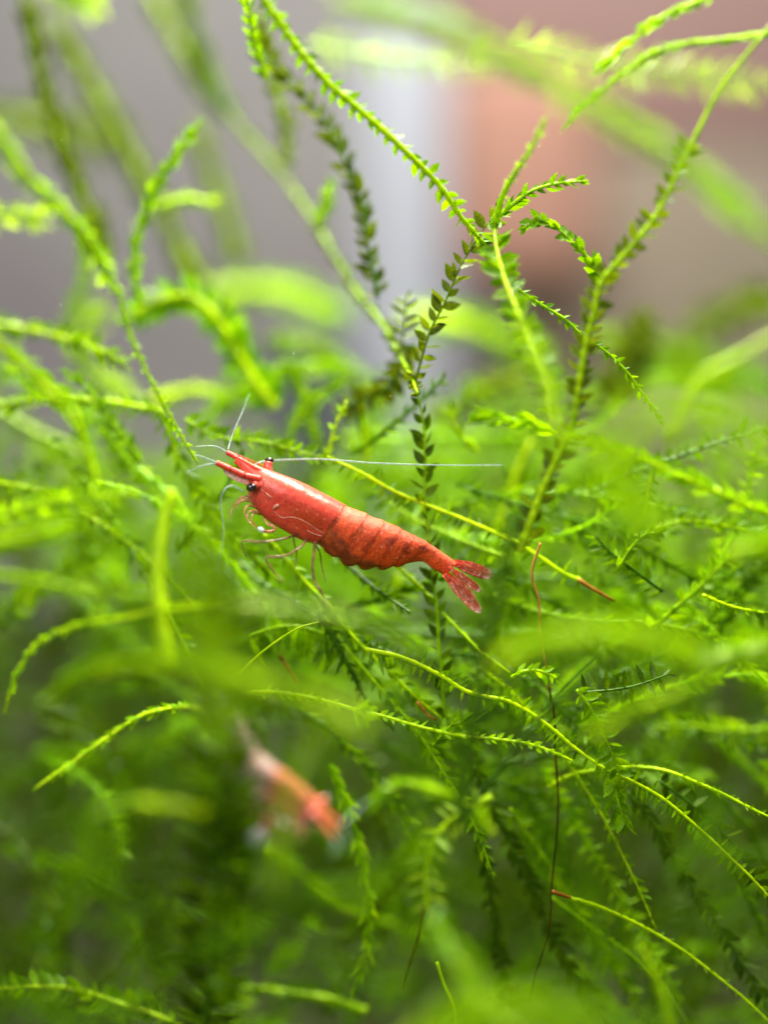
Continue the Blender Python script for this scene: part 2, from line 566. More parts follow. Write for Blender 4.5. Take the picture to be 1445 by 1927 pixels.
S('green stem with pairs of small glinting leaves at the right, rising towards the right edge',
  [(1225,1180),(1250,1160),(1310,1110),(1360,1060),(1405,1028)], (-0.3,-0.6), 'open', 'mid', 12, ln=1.0, sp=1.4)
S('slim stem running flat to the right edge below the glinting pairs', [(1320,1120),(1380,1142),(1460,1158)], 0.2, 'sparse', 'lime', 8, ln=0.9, lcol='mid')
S('dark stem with upswept feather leaves right of the brown tipped end',
  [(1245,1112),(1200,1080),(1150,1042),(1118,1008)], 0.3, 'feather', 'dark', 8, ln=0.8, sp=0.8, lcol='mid', bias=0.4)
S('curled leafy tip right of the dark feathered stem', [(1160,1070),(1185,1030),(1212,1005),(1245,1002)], 0.2, 'mid', 'mid', 8, ln=0.9, sp=0.7)
S('hanging feather with pale rib leaves under the brown tipped end', [(1118,1040),(1120,1110),(1114,1185)], (0.8,0.7), 'feather', 'mid', 11, ln=0.7, sp=1.1)
S('dark comb of long hanging leaves below the big blurred arc at the right', [(1100,1302),(1180,1292),(1255,1268)], 0.05, 'droop', 'dark', 7, ln=1.0, sp=0.8)
S('small scaly tip ending above the long lower right arch', [(960,1275),(985,1263),(1015,1262),(1046,1276)], -0.15, 'mid', 'lime', 9, ln=0.9, sp=0.7)
S('leafy sprig dropping from the dark comb towards the long lower right arch', [(1085,1297),(1110,1330),(1130,1372),(1152,1420),(1172,1482)], -0.1, 'open', 'mid', 8, ln=1.0, sp=0.8)
S('ragged hanging sprig under the smooth arching strand', [(1150,1450),(1160,1500),(1180,1560)], 0.1, 'mid', 'mid', 7, ln=1.3, sp=0.8)
S('pair of glinting leaf rows trailing behind the lower right arch', [(1240,1470),(1300,1515),(1350,1560),(1400,1620),(1450,1700)], 0.3, 'open', 'dark', 8, ln=1.0, sp=1.4)
S('bright thin strand under the shrimp legs, slanting down right',
  [(496,1005),(540,1055),(590,1110),(622,1142),(680,1212),(760,1292),(832,1352)], (0.45,0.3), 'mid', 'lime', 10, ln=0.9, sp=1.0, lcol='mid')
S('dark flat stem below the shrimp abdomen, slanting down right', [(600,1150),(622,1192),(660,1262),(692,1322),(740,1370)], 0.35, 'sparse', 'dark', 13, ln=1.1)
S('row of upright small leaves left above the shrimp antennae', [(350,790),(390,815),(430,828),(490,832),(545,846),(610,862)], (0.7,0.5), 'open', 'mid', 9, ln=0.9, sp=0.8, bias=0.3)
S('leafy strand crossing down behind the shrimp face', [(300,770),(340,868),(380,930),(412,988),(470,1040),(525,1095)], (0.7,0.6), 'mid', 'mid', 10, ln=1.1, sp=0.8)
S('bright upright twig just above the long white antenna', [(617,858),(625,820),(640,776),(652,754)], 0.6, 'short', 'lime', 9, ln=0.8)
S('small umbrella topped shoot left of the two rowed olive strand', [(752,668),(760,622),(765,560)], 0.75, 'feather', 'olive', 7, ln=0.8, sp=1.2)
S('dark olive tuft beside the junction above the shrimp', [(778,650),(752,702),(715,740),(640,770)], (0.8,1.2), 'open', 'dark', 12, ln=1.1, sp=0.7, lcol='olive')
S('thin bright strip in the lower middle beside the brown twig', [(822,1810),(835,1850),(852,1892),(858,1935)], -0.2, 'bare', 'lime', 8)
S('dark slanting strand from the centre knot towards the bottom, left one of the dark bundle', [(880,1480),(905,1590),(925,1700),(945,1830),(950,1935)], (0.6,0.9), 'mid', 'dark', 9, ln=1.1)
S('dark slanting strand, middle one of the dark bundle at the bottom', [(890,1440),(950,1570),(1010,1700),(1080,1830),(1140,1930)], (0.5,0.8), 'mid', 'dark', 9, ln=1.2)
S('dark slanting strand, right one of the dark bundle reaching the bottom', [(960,1520),(1040,1640),(1120,1760),(1220,1930)], (0.6,0.9), 'mid', 'mid', 8, ln=1.1)
S('green strand low in the right half slanting parallel to the lower right arch', [(1180,1490),(1240,1570),(1310,1680),(1380,1790),(1450,1900)], 0.5, 'mid', 'dark', 9, ln=1.1)
S('thin dark stem crossing diagonally in front of the lower middle knot', [(870,1545),(930,1460),(1000,1370),(1060,1300),(1135,1222)], (-0.9,-0.8), 'bare', 'dark', 13)
strand('thin dead stem with a pale bent top, standing right of the tail fan', [(1020,1018),(1000,1080),(1012,1130),(1017,1190),(1026,1258)], -0.15, 'bare', 'mid', 6, name='dead_stem', smat=M_BROWN, wob=2.5)
strand('hair thin dark stem hanging below the pale bent one, down to the bottom', [(1034,1290),(1041,1340),(1043,1400),(1049,1480),(1046,1560),(1037,1680),(1030,1760),(1010,1830),(994,1892)], 0.3, 'bare', 'mid', 5, name='dead_stem', smat=M_HAIR, wob=1.5)
strand('dark brown twig slanting at the bottom middle', [(800,1700),(790,1755),(772,1812),(758,1862)], -0.1, 'bare', 'mid', 9, name='dead_stem', smat=M_HAIR)
strand('faint brown twig below the drooping fan of leaves', [(520,1225),(545,1265),(560,1290)], 0.5, 'bare', 'mid', 9, name='dead_stem', smat=M_BROWN)
strand('short tan twig by the side shoot of the nodding strand', [(785,1320),(805,1345),(822,1355)], 0.3, 'bare', 'mid', 7, name='dead_stem', smat=M_BROWN)

# ---- near strands, blurred in front
S('broad blurred lime strand sweeping across the top right in front of everything',
  [(620,-10),(740,17),(850,58),(960,112),(1070,176),(1200,252),(1290,312),(1370,382),(1460,462)], (-3.2,-2.7), 'mid', 'lime', 34, ln=1.25, sp=1.5)
S('pale feathered veil across the top, left of the broad blurred strand', [(580,85),(660,98),(760,112),(850,118),(930,118)], 3.2, 'veil', 'pale', 8, ln=0.95, sp=1.0)
S('pale feathered veil with visible ribs at the top right, running out at the right edge', [(960,92),(1080,110),(1200,128),(1320,145),(1470,165)], 2.4, 'veil', 'pale', 8, ln=1.0, sp=1.0)
S('bright blurred strand entering at the left edge and sloping down to the thicket',
  [(-20,235),(40,320),(90,372),(150,432),(195,502),(222,552)], (-1.9,-1.0), 'mid', 'lime', 26, ln=1.2, sp=1.1)
S('sharp wiry stem continuing down from the bright sloping strand at the left', [(222,552),(250,640),(290,732),(330,802),(372,872)], (-0.9,-0.2), 'sparse', 'lime', 11, ln=0.8)
S('pale tuft at the left edge below the bright sloping strand', [(-20,408),(40,402),(84,412)], -1.4, 'open', 'pale', 14, ln=1.2, sp=0.8)
S('upper leafy blurred strand at the left edge, level with the top of the thicket', [(-20,608),(60,622),(130,641),(190,661),(242,692)], (-1.3,-0.8), 'mid', 'lime', 16, ln=1.2, lcol='mid')
S('lower leafy blurred strand at the left edge sloping steeply down right', [(-20,625),(50,690),(95,735),(150,790)], -1.25, 'mid', 'lime', 18, ln=1.2)
S('bright leafy strand at the left edge level with the shrimp eye', [(-20,972),(80,950),(160,940),(252,925)], -1.0, 'open', 'lime', 12, ln=1.0, sp=0.8)
S('thick blurred stub at the left edge just below the leafy one level with the eye', [(-20,1020),(60,1005),(132,990)], -1.9, 'press', 'lime', 30, ln=1.2)
S('upright bright blurred strand left of the shrimp with a rounded top', [(318,1250),(305,1170),(297,1100),(300,1030),(310,970),(326,922)], (-1.3,-1.0), 'press', 'lime', 66, ln=1.1)
S('blurred horizontal stem with knobs at the left, under the round green bud', [(-20,1082),(80,1096),(160,1110),(290,1116)], -1.7, 'sparse', 'mid', 22, ln=1.2)
S('round bright bud on a short stalk at the left', [(224,1118),(218,1085),(212,1068)], -1.7, 'mid', 'lime', 22, ln=1.0, sp=0.5)
S('hanging knob under the horizontal stem, left one', [(62,1098),(55,1120),(52,1142)], -1.6, 'press', 'lime', 18, ln=0.8)
S('hanging knob under the horizontal stem, right one', [(192,1112),(188,1140),(184,1168)], -1.6, 'press', 'lime', 16, ln=0.8)
S('large blurred arch low at the left with a tapered tip, before the blurred shrimp',
  [(690,1372),(600,1316),(450,1272),(320,1250),(220,1256),(150,1281),(86,1324)], (-3.3,-1.8), 'press', 'lime', 64, ln=1.5, lcol='mid')
S('pale blurred band crossing below the shrimp legs', [(420,1140),(480,1140),(600,1152),(720,1182),(800,1240)], -2.3, 'press', 'pale', 26, ln=1.0, lcol='mid')
S('blurred short branch at the lower left with a blunt pale tip', [(390,1530),(370,1526),(310,1516),(240,1511),(178,1532)], -2.2, 'press', 'lime', 26, ln=1.1, lcol='mid')
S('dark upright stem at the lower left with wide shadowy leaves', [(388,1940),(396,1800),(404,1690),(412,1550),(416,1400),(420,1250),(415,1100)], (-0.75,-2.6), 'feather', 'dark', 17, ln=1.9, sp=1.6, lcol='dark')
S('olive leafy curtain behind the dark upright stem at the lower left', [(420,1900),(430,1750),(440,1600),(430,1450)], (-1.3,-1.6), 'open', 'mid', 14, ln=2.0, sp=1.0)
S('round tipped bright strand along the bottom edge', [(690,1902),(640,1885),(580,1872),(520,1865),(456,1860)], -1.0, 'mid', 'mid', 18, ln=1.0)
S('bright bulb tipped hooked strand in the lower middle', [(930,1570),(890,1520),(830,1490),(765,1474),(722,1490),(700,1522)], -1.2, 'press', 'lime', 22, ln=1.1)
S('grey green feather with clear ribs hanging in the lower middle', [(925,1500),(880,1522),(832,1560),(806,1612),(800,1662),(812,1722)], (-0.7,-1.0), 'feather', 'pale', 14, ln=1.05, sp=1.7, lcol='pale', smat=M_STEM['lime'])
S('wide pale blurred strand running from the ribbed feather to the bottom edge', [(960,1960),(900,1862),(850,1792),(815,1725)], (-3.2,-1.7), 'press', 'pale', 50, ln=1.8, lcol='mid')
S('bright blurred shoot at the bottom right with a lit tip', [(1264,1940),(1250,1880),(1235,1840),(1220,1802),(1200,1775)], -1.3, 'press', 'lime', 22, ln=0.9)
S('shadowed blurred strand standing in front of the centre, below the tall right stem', [(862,1560),(872,1480),(890,1352),(905,1252),(930,1150),(952,1050),(980,950)], (-1.4,-1.2), 'open', 'dark', 22, ln=1.2, sp=2.4, lcol='dark')  # its shadow is put into the dark leaf and stem colour
S('big blurred bright arc at the right, below the brown tipped end', [(930,1250),(980,1222),(1050,1198),(1150,1188),(1250,1206),(1335,1245)], -2.8, 'mid', 'lime', 46, ln=1.4, sp=1.2)
S('blurred rising strand at the right under the dark comb', [(1110,1385),(1150,1362),(1210,1328),(1280,1300),(1335,1284)], -2.2, 'mid', 'lime', 26, ln=1.1, lcol='mid')
S('blurred sprig with stubby leaves pointing left at the right edge', [(1460,1372),(1370,1374),(1290,1364),(1228,1372)], -1.0, 'open', 'mid', 12, ln=1.1, sp=1.3)
S('pale blurred stem bent like an elbow, upper arm reaching the right edge', [(1318,708),(1390,674),(1465,628)], -2.0, 'bare', 'pale', 34, smat=M_STEM['lime'])
S('pale blurred lower arm of the elbow bent stem at the right', [(1262,838),(1280,790),(1296,735),(1320,702)], -1.8, 'bare', 'pale', 28, smat=M_STEM['lime'])
S('huge soft lime arc at the right edge above the thick feathery strand', [(1160,850),(1210,792),(1270,764),(1340,772),(1400,800),(1470,850)], -4.0, 'mid', 'lime', 60, ln=1.8)
S('pale blurred tuft at the right edge below the glinting pairs', [(1300,1250),(1380,1228),(1460,1210)], -1.6, 'open', 'pale', 16, ln=1.4, lcol='lime')
S('bright blurred tuft at the right edge level with the tail fan', [(1370,1045),(1410,1025),(1470,1020)], -1.9, 'mid', 'lime', 30, ln=1.4)
S('soft green wash of a very near strand along the bottom edge', [(760,1990),(860,1925),(960,1905),(1060,1925),(1150,1985)], -3.8, 'mid', 'lime', 60, ln=2.0)
S('very near soft green strand left of the shrimp legs, wide and hazy', [(425,1400),(408,1290),(390,1160),(385,1030),(400,930)], -3.6, 'open', 'lime', 18, ln=1.7, sp=3.2, lcol='mid')
S('very near hazy strand beside the tall right stem, over its leaves', [(1060,850),(1040,770),(1015,690),(985,620)], -2.3, 'open', 'lime', 10, ln=1.1, sp=1.8)
S('very near green haze strand over the centre right', [(1230,1010),(1190,940),(1150,880),(1120,830)], -3.0, 'open', 'lime', 18, ln=1.5, sp=1.6)

# ---- farther strands, blurred behind
S('dark green blurred strand dropping from the top left corner', [(205,490),(172,402),(140,340),(115,270),(92,190),(70,100),(48,-15)], 2.8, 'mid', 'olive', 18, ln=1.15, lcol='olive')
S('pale olive blurred strand parallel to the dark one in the top left', [(375,540),(340,470),(305,400),(270,340),(225,250),(165,150),(95,25)], 5.0, 'mid', 'olive', 34, ln=1.3)
S('wide pale leafy tuft cut by the top edge at the left', [(110,-40),(130,-10),(185,10)], 3.0, 'open', 'pale', 30, ln=1.4)
S('left one of two olive blurred strands meeting at the top, left of centre', [(432,215),(380,150),(330,70),(280,-20)], 5.5, 'mid', 'olive', 34, ln=1.2)
S('right one of two olive blurred strands meeting at the top, left of centre', [(435,220),(415,190),(375,90),(345,-20)], 4.5, 'mid', 'dark', 30, ln=1.1, lcol='olive')
S('pale grey green blurred strand dropping straight below the meeting point', [(448,500),(430,430),(400,330),(365,240)], 6.5, 'mid', 'olive', 36, ln=1.2)
S('curved blurred strand with a bright blunt upper tip at the upper left', [(268,575),(256,530),(255,452),(275,400),(300,340),(340,276),(378,232)], 1.25, 'press', 'mid', 22, ln=1.0, lcol='lime')
S('small pale side tip right of the curved blurred strand', [(300,392),(345,376),(398,380)], 2.2, 'press', 'pale', 24, ln=1.0)
S('dark leafy strand with hanging leaves left of the white post', [(712,560),(702,500),(690,440),(680,382),(660,330),(630,260),(590,200),(545,150),(500,100),(470,30)], (0.9,1.2), 'mid', 'dark', 9, ln=1.2, sp=0.9, lcol='olive')
S('dim olive strand at the top, left of the dark leafy one', [(548,310),(530,212),(510,130),(485,20)], 2.2, 'mid', 'olive', 14, ln=1.2)
S('lit leafy tuft at the top edge beside the long toothed strand', [(500,150),(478,70),(462,-15)], (0.9,0.5), 'mid', 'lime', 10, ln=0.9, sp=0.9, lcol='mid')
S('single upright green leaf shoot on the wiry strand', [(600,430),(612,390),(622,352)], 1.6, 'press', 'mid', 22, ln=0.9)
S('bright blurred bow shaped strand at the left, over the thicket', [(520,770),(470,702),(430,630),(392,580),(350,556),(290,570),(236,602)], 1.9, 'open', 'lime', 20, ln=1.4, sp=1.2)
S('wide soft green band far behind, left of the white post foot', [(390,560),(460,545),(540,552),(640,590)], 8.0, 'mid', 'lime', 60, ln=1.6, lcol='lime')
S('wide soft green band far behind, right of the white post foot', [(760,600),(860,608),(930,632),(1010,668)], 7.0, 'mid', 'lime', 66, ln=1.6, lcol='lime')
S('fat pale blurred strand lying flat at the left with a drooping end', [(280,755),(330,742),(380,738),(440,752)], 2.8, 'press', 'lime', 30, ln=1.1, lcol='pale')
S('flat leafy strand across the left thicket', [(310,776),(220,760),(140,750),(60,750),(-10,768)], 1.0, 'mid', 'lime', 14, ln=1.1, lcol='mid')
S('pale hazy strand sloping down right across the left thicket', [(-15,765),(60,810),(130,842),(200,902),(255,965)], 2.6, 'press', 'pale', 26, ln=1.1, lcol='mid')
S('yellow green blurred upright in the left thicket', [(182,965),(182,905),(165,850),(138,768)], 1.5, 'mid', 'lime', 16, ln=1.1)
S('blurred strand sloping steeply behind the upright in the left thicket', [(310,960),(240,862),(190,798)], 1.3, 'mid', 'mid', 14, ln=1.1)
S('pale wide blur of a strand behind the left thicket', [(265,765),(205,722),(170,700),(150,640),(190,580)], 3.6, 'mid', 'pale', 34, ln=1.4)
S('pale arch at the far left below the hazy strand', [(30,930),(60,890),(100,860),(160,850)], 3.2, 'press', 'pale', 26, ln=1.1, lcol='mid')
S('smooth pale shoot above the long white antenna', [(692,872),(686,822),(668,778)], 1.2, 'press', 'lime', 16, ln=0.9)
S('blurred rounded leaf shoot left of the smooth pale one', [(600,840),(580,770),(560,712),(535,700)], 2.0, 'press', 'mid', 28, ln=1.1)
S('faint blurred strand crossing the dark slate box', [(740,760),(660,700),(580,650),(510,640)], 4.0, 'mid', 'olive', 30, ln=1.2, lcol='mid')
S('faint dusty strand behind the fork, rising to the right', [(800,790),(880,750),(960,710),(1040,680)], 3.5, 'open', 'olive', 14, ln=1.2)
S('flat hazy strand behind the straight dark upright', [(640,830),(760,822),(880,820),(990,830)], 3.0, 'press', 'mid', 22, ln=1.0, lcol='lime')
S('blurred rising shoot left of the tall right stem foot', [(935,1000),(955,950),(975,882),(1000,828)], 1.7, 'press', 'lime', 20, ln=1.0, lcol='mid')
S('olive blurred tuft behind the tall right stem', [(1150,780),(1180,690),(1215,600)], 3.5, 'open', 'olive', 18, ln=1.4)
S('hazy green stroke behind the knobbly strand at the right', [(1110,640),(1220,648),(1340,690),(1450,700)], 6.0, 'mid', 'olive', 46, ln=1.4, lcol='mid')
S('lone plain blurred blade at the bottom left', [(78,1835),(108,1762),(150,1702),(188,1668)], 3.6, 'press', 'mid', 32, ln=1.0)
S('dim arching strand right of the dark upright stem near the bottom', [(500,1592),(560,1640),(640,1700),(720,1732),(800,1765)], 2.0, 'mid', 'mid', 16, ln=1.1)
S('hanging blurred sprig under the shrimp abdomen', [(745,1080),(755,1120),(748,1175)], 1.2, 'feather', 'lime', 12, ln=0.9, lcol='mid')
S('feathery pale ribs at the right of the shadowed centre strand', [(975,1050),(960,1120),(940,1200)], 0.9, 'feather', 'mid', 10, ln=1.0, sp=1.2)
S('short feather sprig hanging from the thick feathery strand', [(1228,885),(1218,930),(1210,975)], -0.3, 'feather', 'lime', 9, ln=0.6, lcol='mid')
S('thin hazy strand hanging in front of the blurred pale shrimp', [(640,1330),(585,1410),(548,1490),(530,1580),(520,1680)], -2.6, 'mid', 'lime', 12, ln=1.0, sp=1.4, lcol='mid')
S('long fine strand sweeping from under the carapace to the lower middle', [(585,1120),(650,1215),(720,1300),(800,1400),(880,1530),(930,1650)], (0.4,0.2), 'mid', 'mid', 8, ln=0.9)
S('long fine strand running flat across the right below the tail fan', [(930,1120),(1010,1150),(1120,1170),(1240,1175),(1380,1210),(1460,1240)], (0.7,0.4), 'mid', 'mid', 8, ln=0.95)
S('long bright fine strand from the centre right down past the hair thin stem', [(905,1255),(980,1320),(1060,1420),(1130,1530),(1190,1650),(1230,1740)], (0.45,0.3), 'short', 'lime', 8, ln=1.0, lcol='mid')
S('long fine strand behind the shrimp back rising to the right edge', [(700,1000),(820,960),(960,930),(1100,930),(1260,960),(1460,1010)], (1.0,0.8), 'mid', 'mid', 9, ln=1.0)
S('long fine strand at the left behind the upright bright one, sagging', [(-10,905),(90,930),(190,985),(290,1060),(380,1150)], (0.9,0.7), 'mid', 'lime', 9, ln=0.9, lcol='mid')
S('long fine strand at the left running down towards the blurred shrimp', [(90,830),(180,930),(260,1050),(330,1180),(390,1300)], (1.1,0.5), 'mid', 'mid', 10, ln=1.0)
S('yellowish fine strand arching over the right edge above the glinting pairs', [(1180,1010),(1260,985),(1340,985),(1420,1005),(1465,1025)], 0.6, 'mid', 'lime', 8, ln=0.9, lcol='mid')
S('long loose strand slanting through the lower middle under the nodding one', [(560,1330),(650,1400),(740,1500),(800,1620),(830,1740)], (0.9,0.6), 'mid', 'dark', 9, ln=1.0, lcol='mid')
S('thin soft frond rising through the upper left, between the curved strand and the left edge', [(120,640),(150,560),(165,480),(160,400)], 3.2, 'mid', 'mid', 9, ln=1.0, sp=0.8)
S('thin soft frond crossing above the shrimp from the left thicket towards the white post', [(380,800),(440,740),(520,700),(600,690),(670,700)], 2.4, 'mid', 'mid', 9, ln=1.0, sp=0.8, lcol='lime')
S('faint feathery frond standing left of the slate box', [(430,790),(445,710),(440,640),(425,580)], 2.8, 'feather', 'olive', 8, ln=0.9, sp=0.9, lcol='mid')
S('faint wide frond very far behind at the left edge, half lost in the grey', [(-30,215),(60,230),(140,250),(235,262)], 8.5, 'open', 'olive', 16, ln=1.8, sp=1.0)
S('thin soft frond sloping down right below the upper leafy strand at the left edge', [(-10,690),(70,720),(160,780),(240,850)], 1.8, 'open', 'mid', 9, ln=1.0, sp=0.8, lcol='lime')
S('thin twig like frond pointing up left in the left thicket', [(270,870),(215,800),(175,740),(120,700)], 0.9, 'mid', 'mid', 8, ln=0.9, sp=0.8)
S('soft frond leaning right in front of the slate box', [(540,850),(560,790),(600,740),(650,720)], 1.5, 'mid', 'mid', 10, ln=1.0, sp=0.8)
S('sharp small fern like frond right of the junction, low over the white antenna', [(900,850),(870,820),(850,790),(845,760)], 0.9, 'mid', 'lime', 7, ln=0.8, sp=0.8, lcol='mid')
S('soft hazy frond behind the tall right stem reaching the right edge at mid height', [(1090,760),(1180,720),(1290,710),(1460,735)], 4.5, 'open', 'mid', 14, ln=1.5, sp=0.8)
S('faint hazy frond hanging at the far right under the broad blurred strand', [(1470,560),(1400,580),(1330,620),(1270,680)], 6.5, 'open', 'olive', 14, ln=1.7, sp=0.9)


# ------------------------------------------------------------------ the thicket behind: one mass nobody could count
def thicket(name, label, n, xr, top, yr, seed, cols, low=2100, fine=False):
    rng = random.Random(seed)
    mbs = {c: MB() for c in cols}
    for i in range(n):
        col = rng.choice(cols)
        yy = rng.uniform(*yr)
        px = rng.uniform(*xr)
        py = top(px) + abs(rng.gauss(0, 1)) * 0 + rng.uniform(0, 1) ** 0.75 * (low - top(px))
        length = rng.uniform(260, 620) if fine else rng.uniform(150, 420)
        if fine and px < 470 and py > 1130:
            continue
        a = rng.gauss(-60, 35) if rng.random() < 0.55 else rng.gauss(25, 25)
        if fine:
            a = rng.gauss(34, 16) if rng.random() < 0.7 else rng.gauss(-25, 30)
        pts = []
        x, z = px, py
        turn = rng.gauss(0, 6)
        dy = rng.gauss(0, 0.05)
        k = 6
        for j in range(k):
            pts.append(P(x, z, yy + dy * j))
            x += math.cos(R(a)) * length / k
            z += math.sin(R(a)) * length / k
            a += turn + rng.gauss(0, 5)
        path = catmull(pts, 30 if fine else 14)
        if fine and any(722.5 + p.x * D0 / (D0 + p.y) * PXU < 430 and 963.5 - p.z * D0 / (D0 + p.y) * PXU > 1080 for p in path):
            continue
        # nothing grows above the top of the mass
        path = [p for p in path if 963.5 - p.z * D0 / (D0 + p.y) * PXU > top(px) - 60]
        if len(path) < 4:
            continue
        rad = [px_len(rng.uniform(4, 6), yy) * (1 - 0.5 * q / len(path)) for q in range(len(path))]
        mb = mbs[col]
        V, F = tube_data(path, rad, 4)
        mb.add(V, F)
        ang = rng.choice((28, 40, 52, 60))
        if fine:
            var = [leaf_verts(0.34, rng.uniform(-0.05, 0.25), rng.uniform(0.1, 0.3)) for _ in range(3)]
            for M in leaf_frames(path, 'mid', rng, rng.uniform(22, 34), rng.uniform(8, 13), ang, 0.4, 35, 0):
                Vl, Fl = var[rng.randrange(3)]
                mb.add([M @ Vector(v) for v in Vl], Fl)
            continue
        for M in leaf_frames(path, 'mid', rng, rng.uniform(26, 40), rng.uniform(10, 15), ang, 0.4, 35, 0):
            mb.add([M @ Vector((v[0], v[1] * 0.45, v[2])) for v in LOW_LEAF[0]], LOW_LEAF[1])
    root = None
    for c in sorted(set(cols), key=cols.index):
        if not mbs[c].V:
            continue
        o = mbs[c].build(name, M_LEAF[c], root, smooth=False)
        o['kind'] = 'stuff'
        if root is None:
            root = o
            tag(o, label, 'moss')
        else:
            o.name = 'foliage'


def hump(px):
    return 840 + 60 * math.sin(px / 170.0) + 40 * math.sin(px / 61.0 + 1) - 40 * (px / 1445.0)


thicket('moss_thicket', 'dense tangle of moss close behind the shrimp', 170, (-80, 1520), lambda x: hump(x) + 50, (1.5, 4.0), 11, ['mid', 'mid', 'lime', 'dark', 'dark'])
thicket('moss_tangle', 'fine tangle of moss just behind the focal plane, around and below the shrimp', 105, (-200, 1450), lambda x: hump(x) + 10, (0.6, 1.7), 21, ['mid', 'lime', 'mid'], 1500, True)
thicket('moss_fringe', 'soft bright upper fringe of the far moss bank', 210, (-160, 1600), lambda x: hump(x) - 15, (3.0, 8.0), 22, ['mid', 'lime', 'mid'], 1150)
thicket('moss_bank', 'far soft bank of moss filling the lower half', 1000, (-160, 1600), lambda x: hump(x) + 90, (4.0, 11.0), 12, ['mid', 'mid', 'dark', 'olive'], 2300)  # darker leaf mix colours in the shade of the lower half
thicket('moss_front_tangle', 'soft out of focus moss hanging in front along the bottom of the picture', 46, (-100, 1545), lambda x: 1500 + 90 * math.sin(x / 140.0), (-3.6, -1.7), 13, ['dark', 'mid', 'mid'], 2150)

# ------------------------------------------------------------------ shrimp
def shrimp_mat(name, gran=1.0, sss=0.25, transl=0.0):
    m, nt, out = new_mat(name)
    b = nt.nodes.new('ShaderNodeBsdfPrincipled')
    at = nt.nodes.new('ShaderNodeVertexColor')
    at.layer_name = 'pigment'
    # granules of pigment: fine dark and pale grains over the zone colour
    f1 = noise_fac(nt, 55.0, 4.0, rough=0.7)
    g = ramp(nt, f1, [(0.32, (1 - 0.5 * gran, 1 - 0.5 * gran, 1 - 0.5 * gran)), (0.56, (1, 1, 1)), (0.72, (1 + 0.0, 1, 1))])
    mx = nt.nodes.new('ShaderNodeMix')
    mx.data_type = 'RGBA'
    mx.blend_type = 'MULTIPLY'
    mx.inputs[0].default_value = 1.0
    nt.links.new(at.outputs['Color'], mx.inputs[6])
    nt.links.new(g, mx.inputs[7])
    tc = nt.nodes.new('ShaderNodeTexCoord')
    v = nt.nodes.new('ShaderNodeTexVoronoi')
    v.inputs['Scale'].default_value = 27.0
    nt.links.new(tc.outputs['Object'], v.inputs['Vector'])
    sp = ramp(nt, v.outputs['Distance'], [(0.14, (1, 1, 1)), (0.30, (0, 0, 0))])
    f2 = noise_fac(nt, 14.0, 2.0)
    gate = ramp(nt, f2, [(0.52, (0, 0, 0)), (0.62, (0.85 * gran,) * 3)])
    mm = nt.nodes.new('ShaderNodeMath')
    mm.operation = 'MULTIPLY'
    nt.links.new(sp, mm.inputs[0])
    nt.links.new(gate, mm.inputs[1])
    mx2 = nt.nodes.new('ShaderNodeMix')
    mx2.data_type = 'RGBA'
    nt.links.new(mm.outputs[0], mx2.inputs[0])
    nt.links.new(mx.outputs[2], mx2.inputs[6])
    mx2.inputs[7].default_value = (0.85, 0.22, 0.12, 1)
    nt.links.new(mx2.outputs[2], b.inputs['Base Color'])
    rr = nt.nodes.new('ShaderNodeMapRange')
    rr.inputs['To Min'].default_value = 0.24
    rr.inputs['To Max'].default_value = 0.46
    nt.links.new(at.outputs['Alpha'], rr.inputs['Value'])
    nt.links.new(rr.outputs[0], b.inputs['Roughness'])
    b.inputs['Specular IOR Level'].default_value = 0.38
    b.inputs['Subsurface Weight'].default_value = sss
    b.inputs['Subsurface Radius'].default_value = (1.0, 0.25, 0.12)
    b.inputs['Subsurface Scale'].default_value = 0.04
    bp = nt.nodes.new('ShaderNodeBump')
    nt.links.new(at.outputs['Alpha'], bp.inputs['Strength'])
    bp.inputs['Distance'].default_value = 0.010 * gran
    nt.links.new(noise_fac(nt, 60.0, 4.0, rough=0.7), bp.inputs['Height'])
    nt.links.new(bp.outputs['Normal'], b.inputs['Normal'])
    if transl:
        t = nt.nodes.new('ShaderNodeBsdfTransparent')
        mix = nt.nodes.new('ShaderNodeMixShader')
        mix.inputs[0].default_value = transl
        nt.links.new(b.outputs[0], mix.inputs[1])
        nt.links.new(t.outputs[0], mix.inputs[2])
        nt.links.new(mix.outputs[0], out.inputs['Surface'])
    else:
        nt.links.new(b.outputs[0], out.inputs['Surface'])
    return m


def flat_mat(name, colour, rough=0.3, transp=0.0, spec=0.5, dark=None, scale=30):
    m, nt, out = new_mat(name)
    b = nt.nodes.new('ShaderNodeBsdfPrincipled')
    b.inputs['Roughness'].default_value = rough
    b.inputs['Specular IOR Level'].default_value = spec
    d = dark or tuple(c * 0.6 for c in colour)
    nt.links.new(ramp(nt, noise_fac(nt, scale, 3.0), [(0.35, d), (0.6, colour)]), b.inputs['Base Color'])
    t = nt.nodes.new('ShaderNodeBsdfTransparent')
    mix = nt.nodes.new('ShaderNodeMixShader')
    mix.inputs[0].default_value = transp
    nt.links.new(b.outputs[0], mix.inputs[1])
    nt.links.new(t.outputs[0], mix.inputs[2])
    nt.links.new(mix.outputs[0], out.inputs['Surface'])
    return m


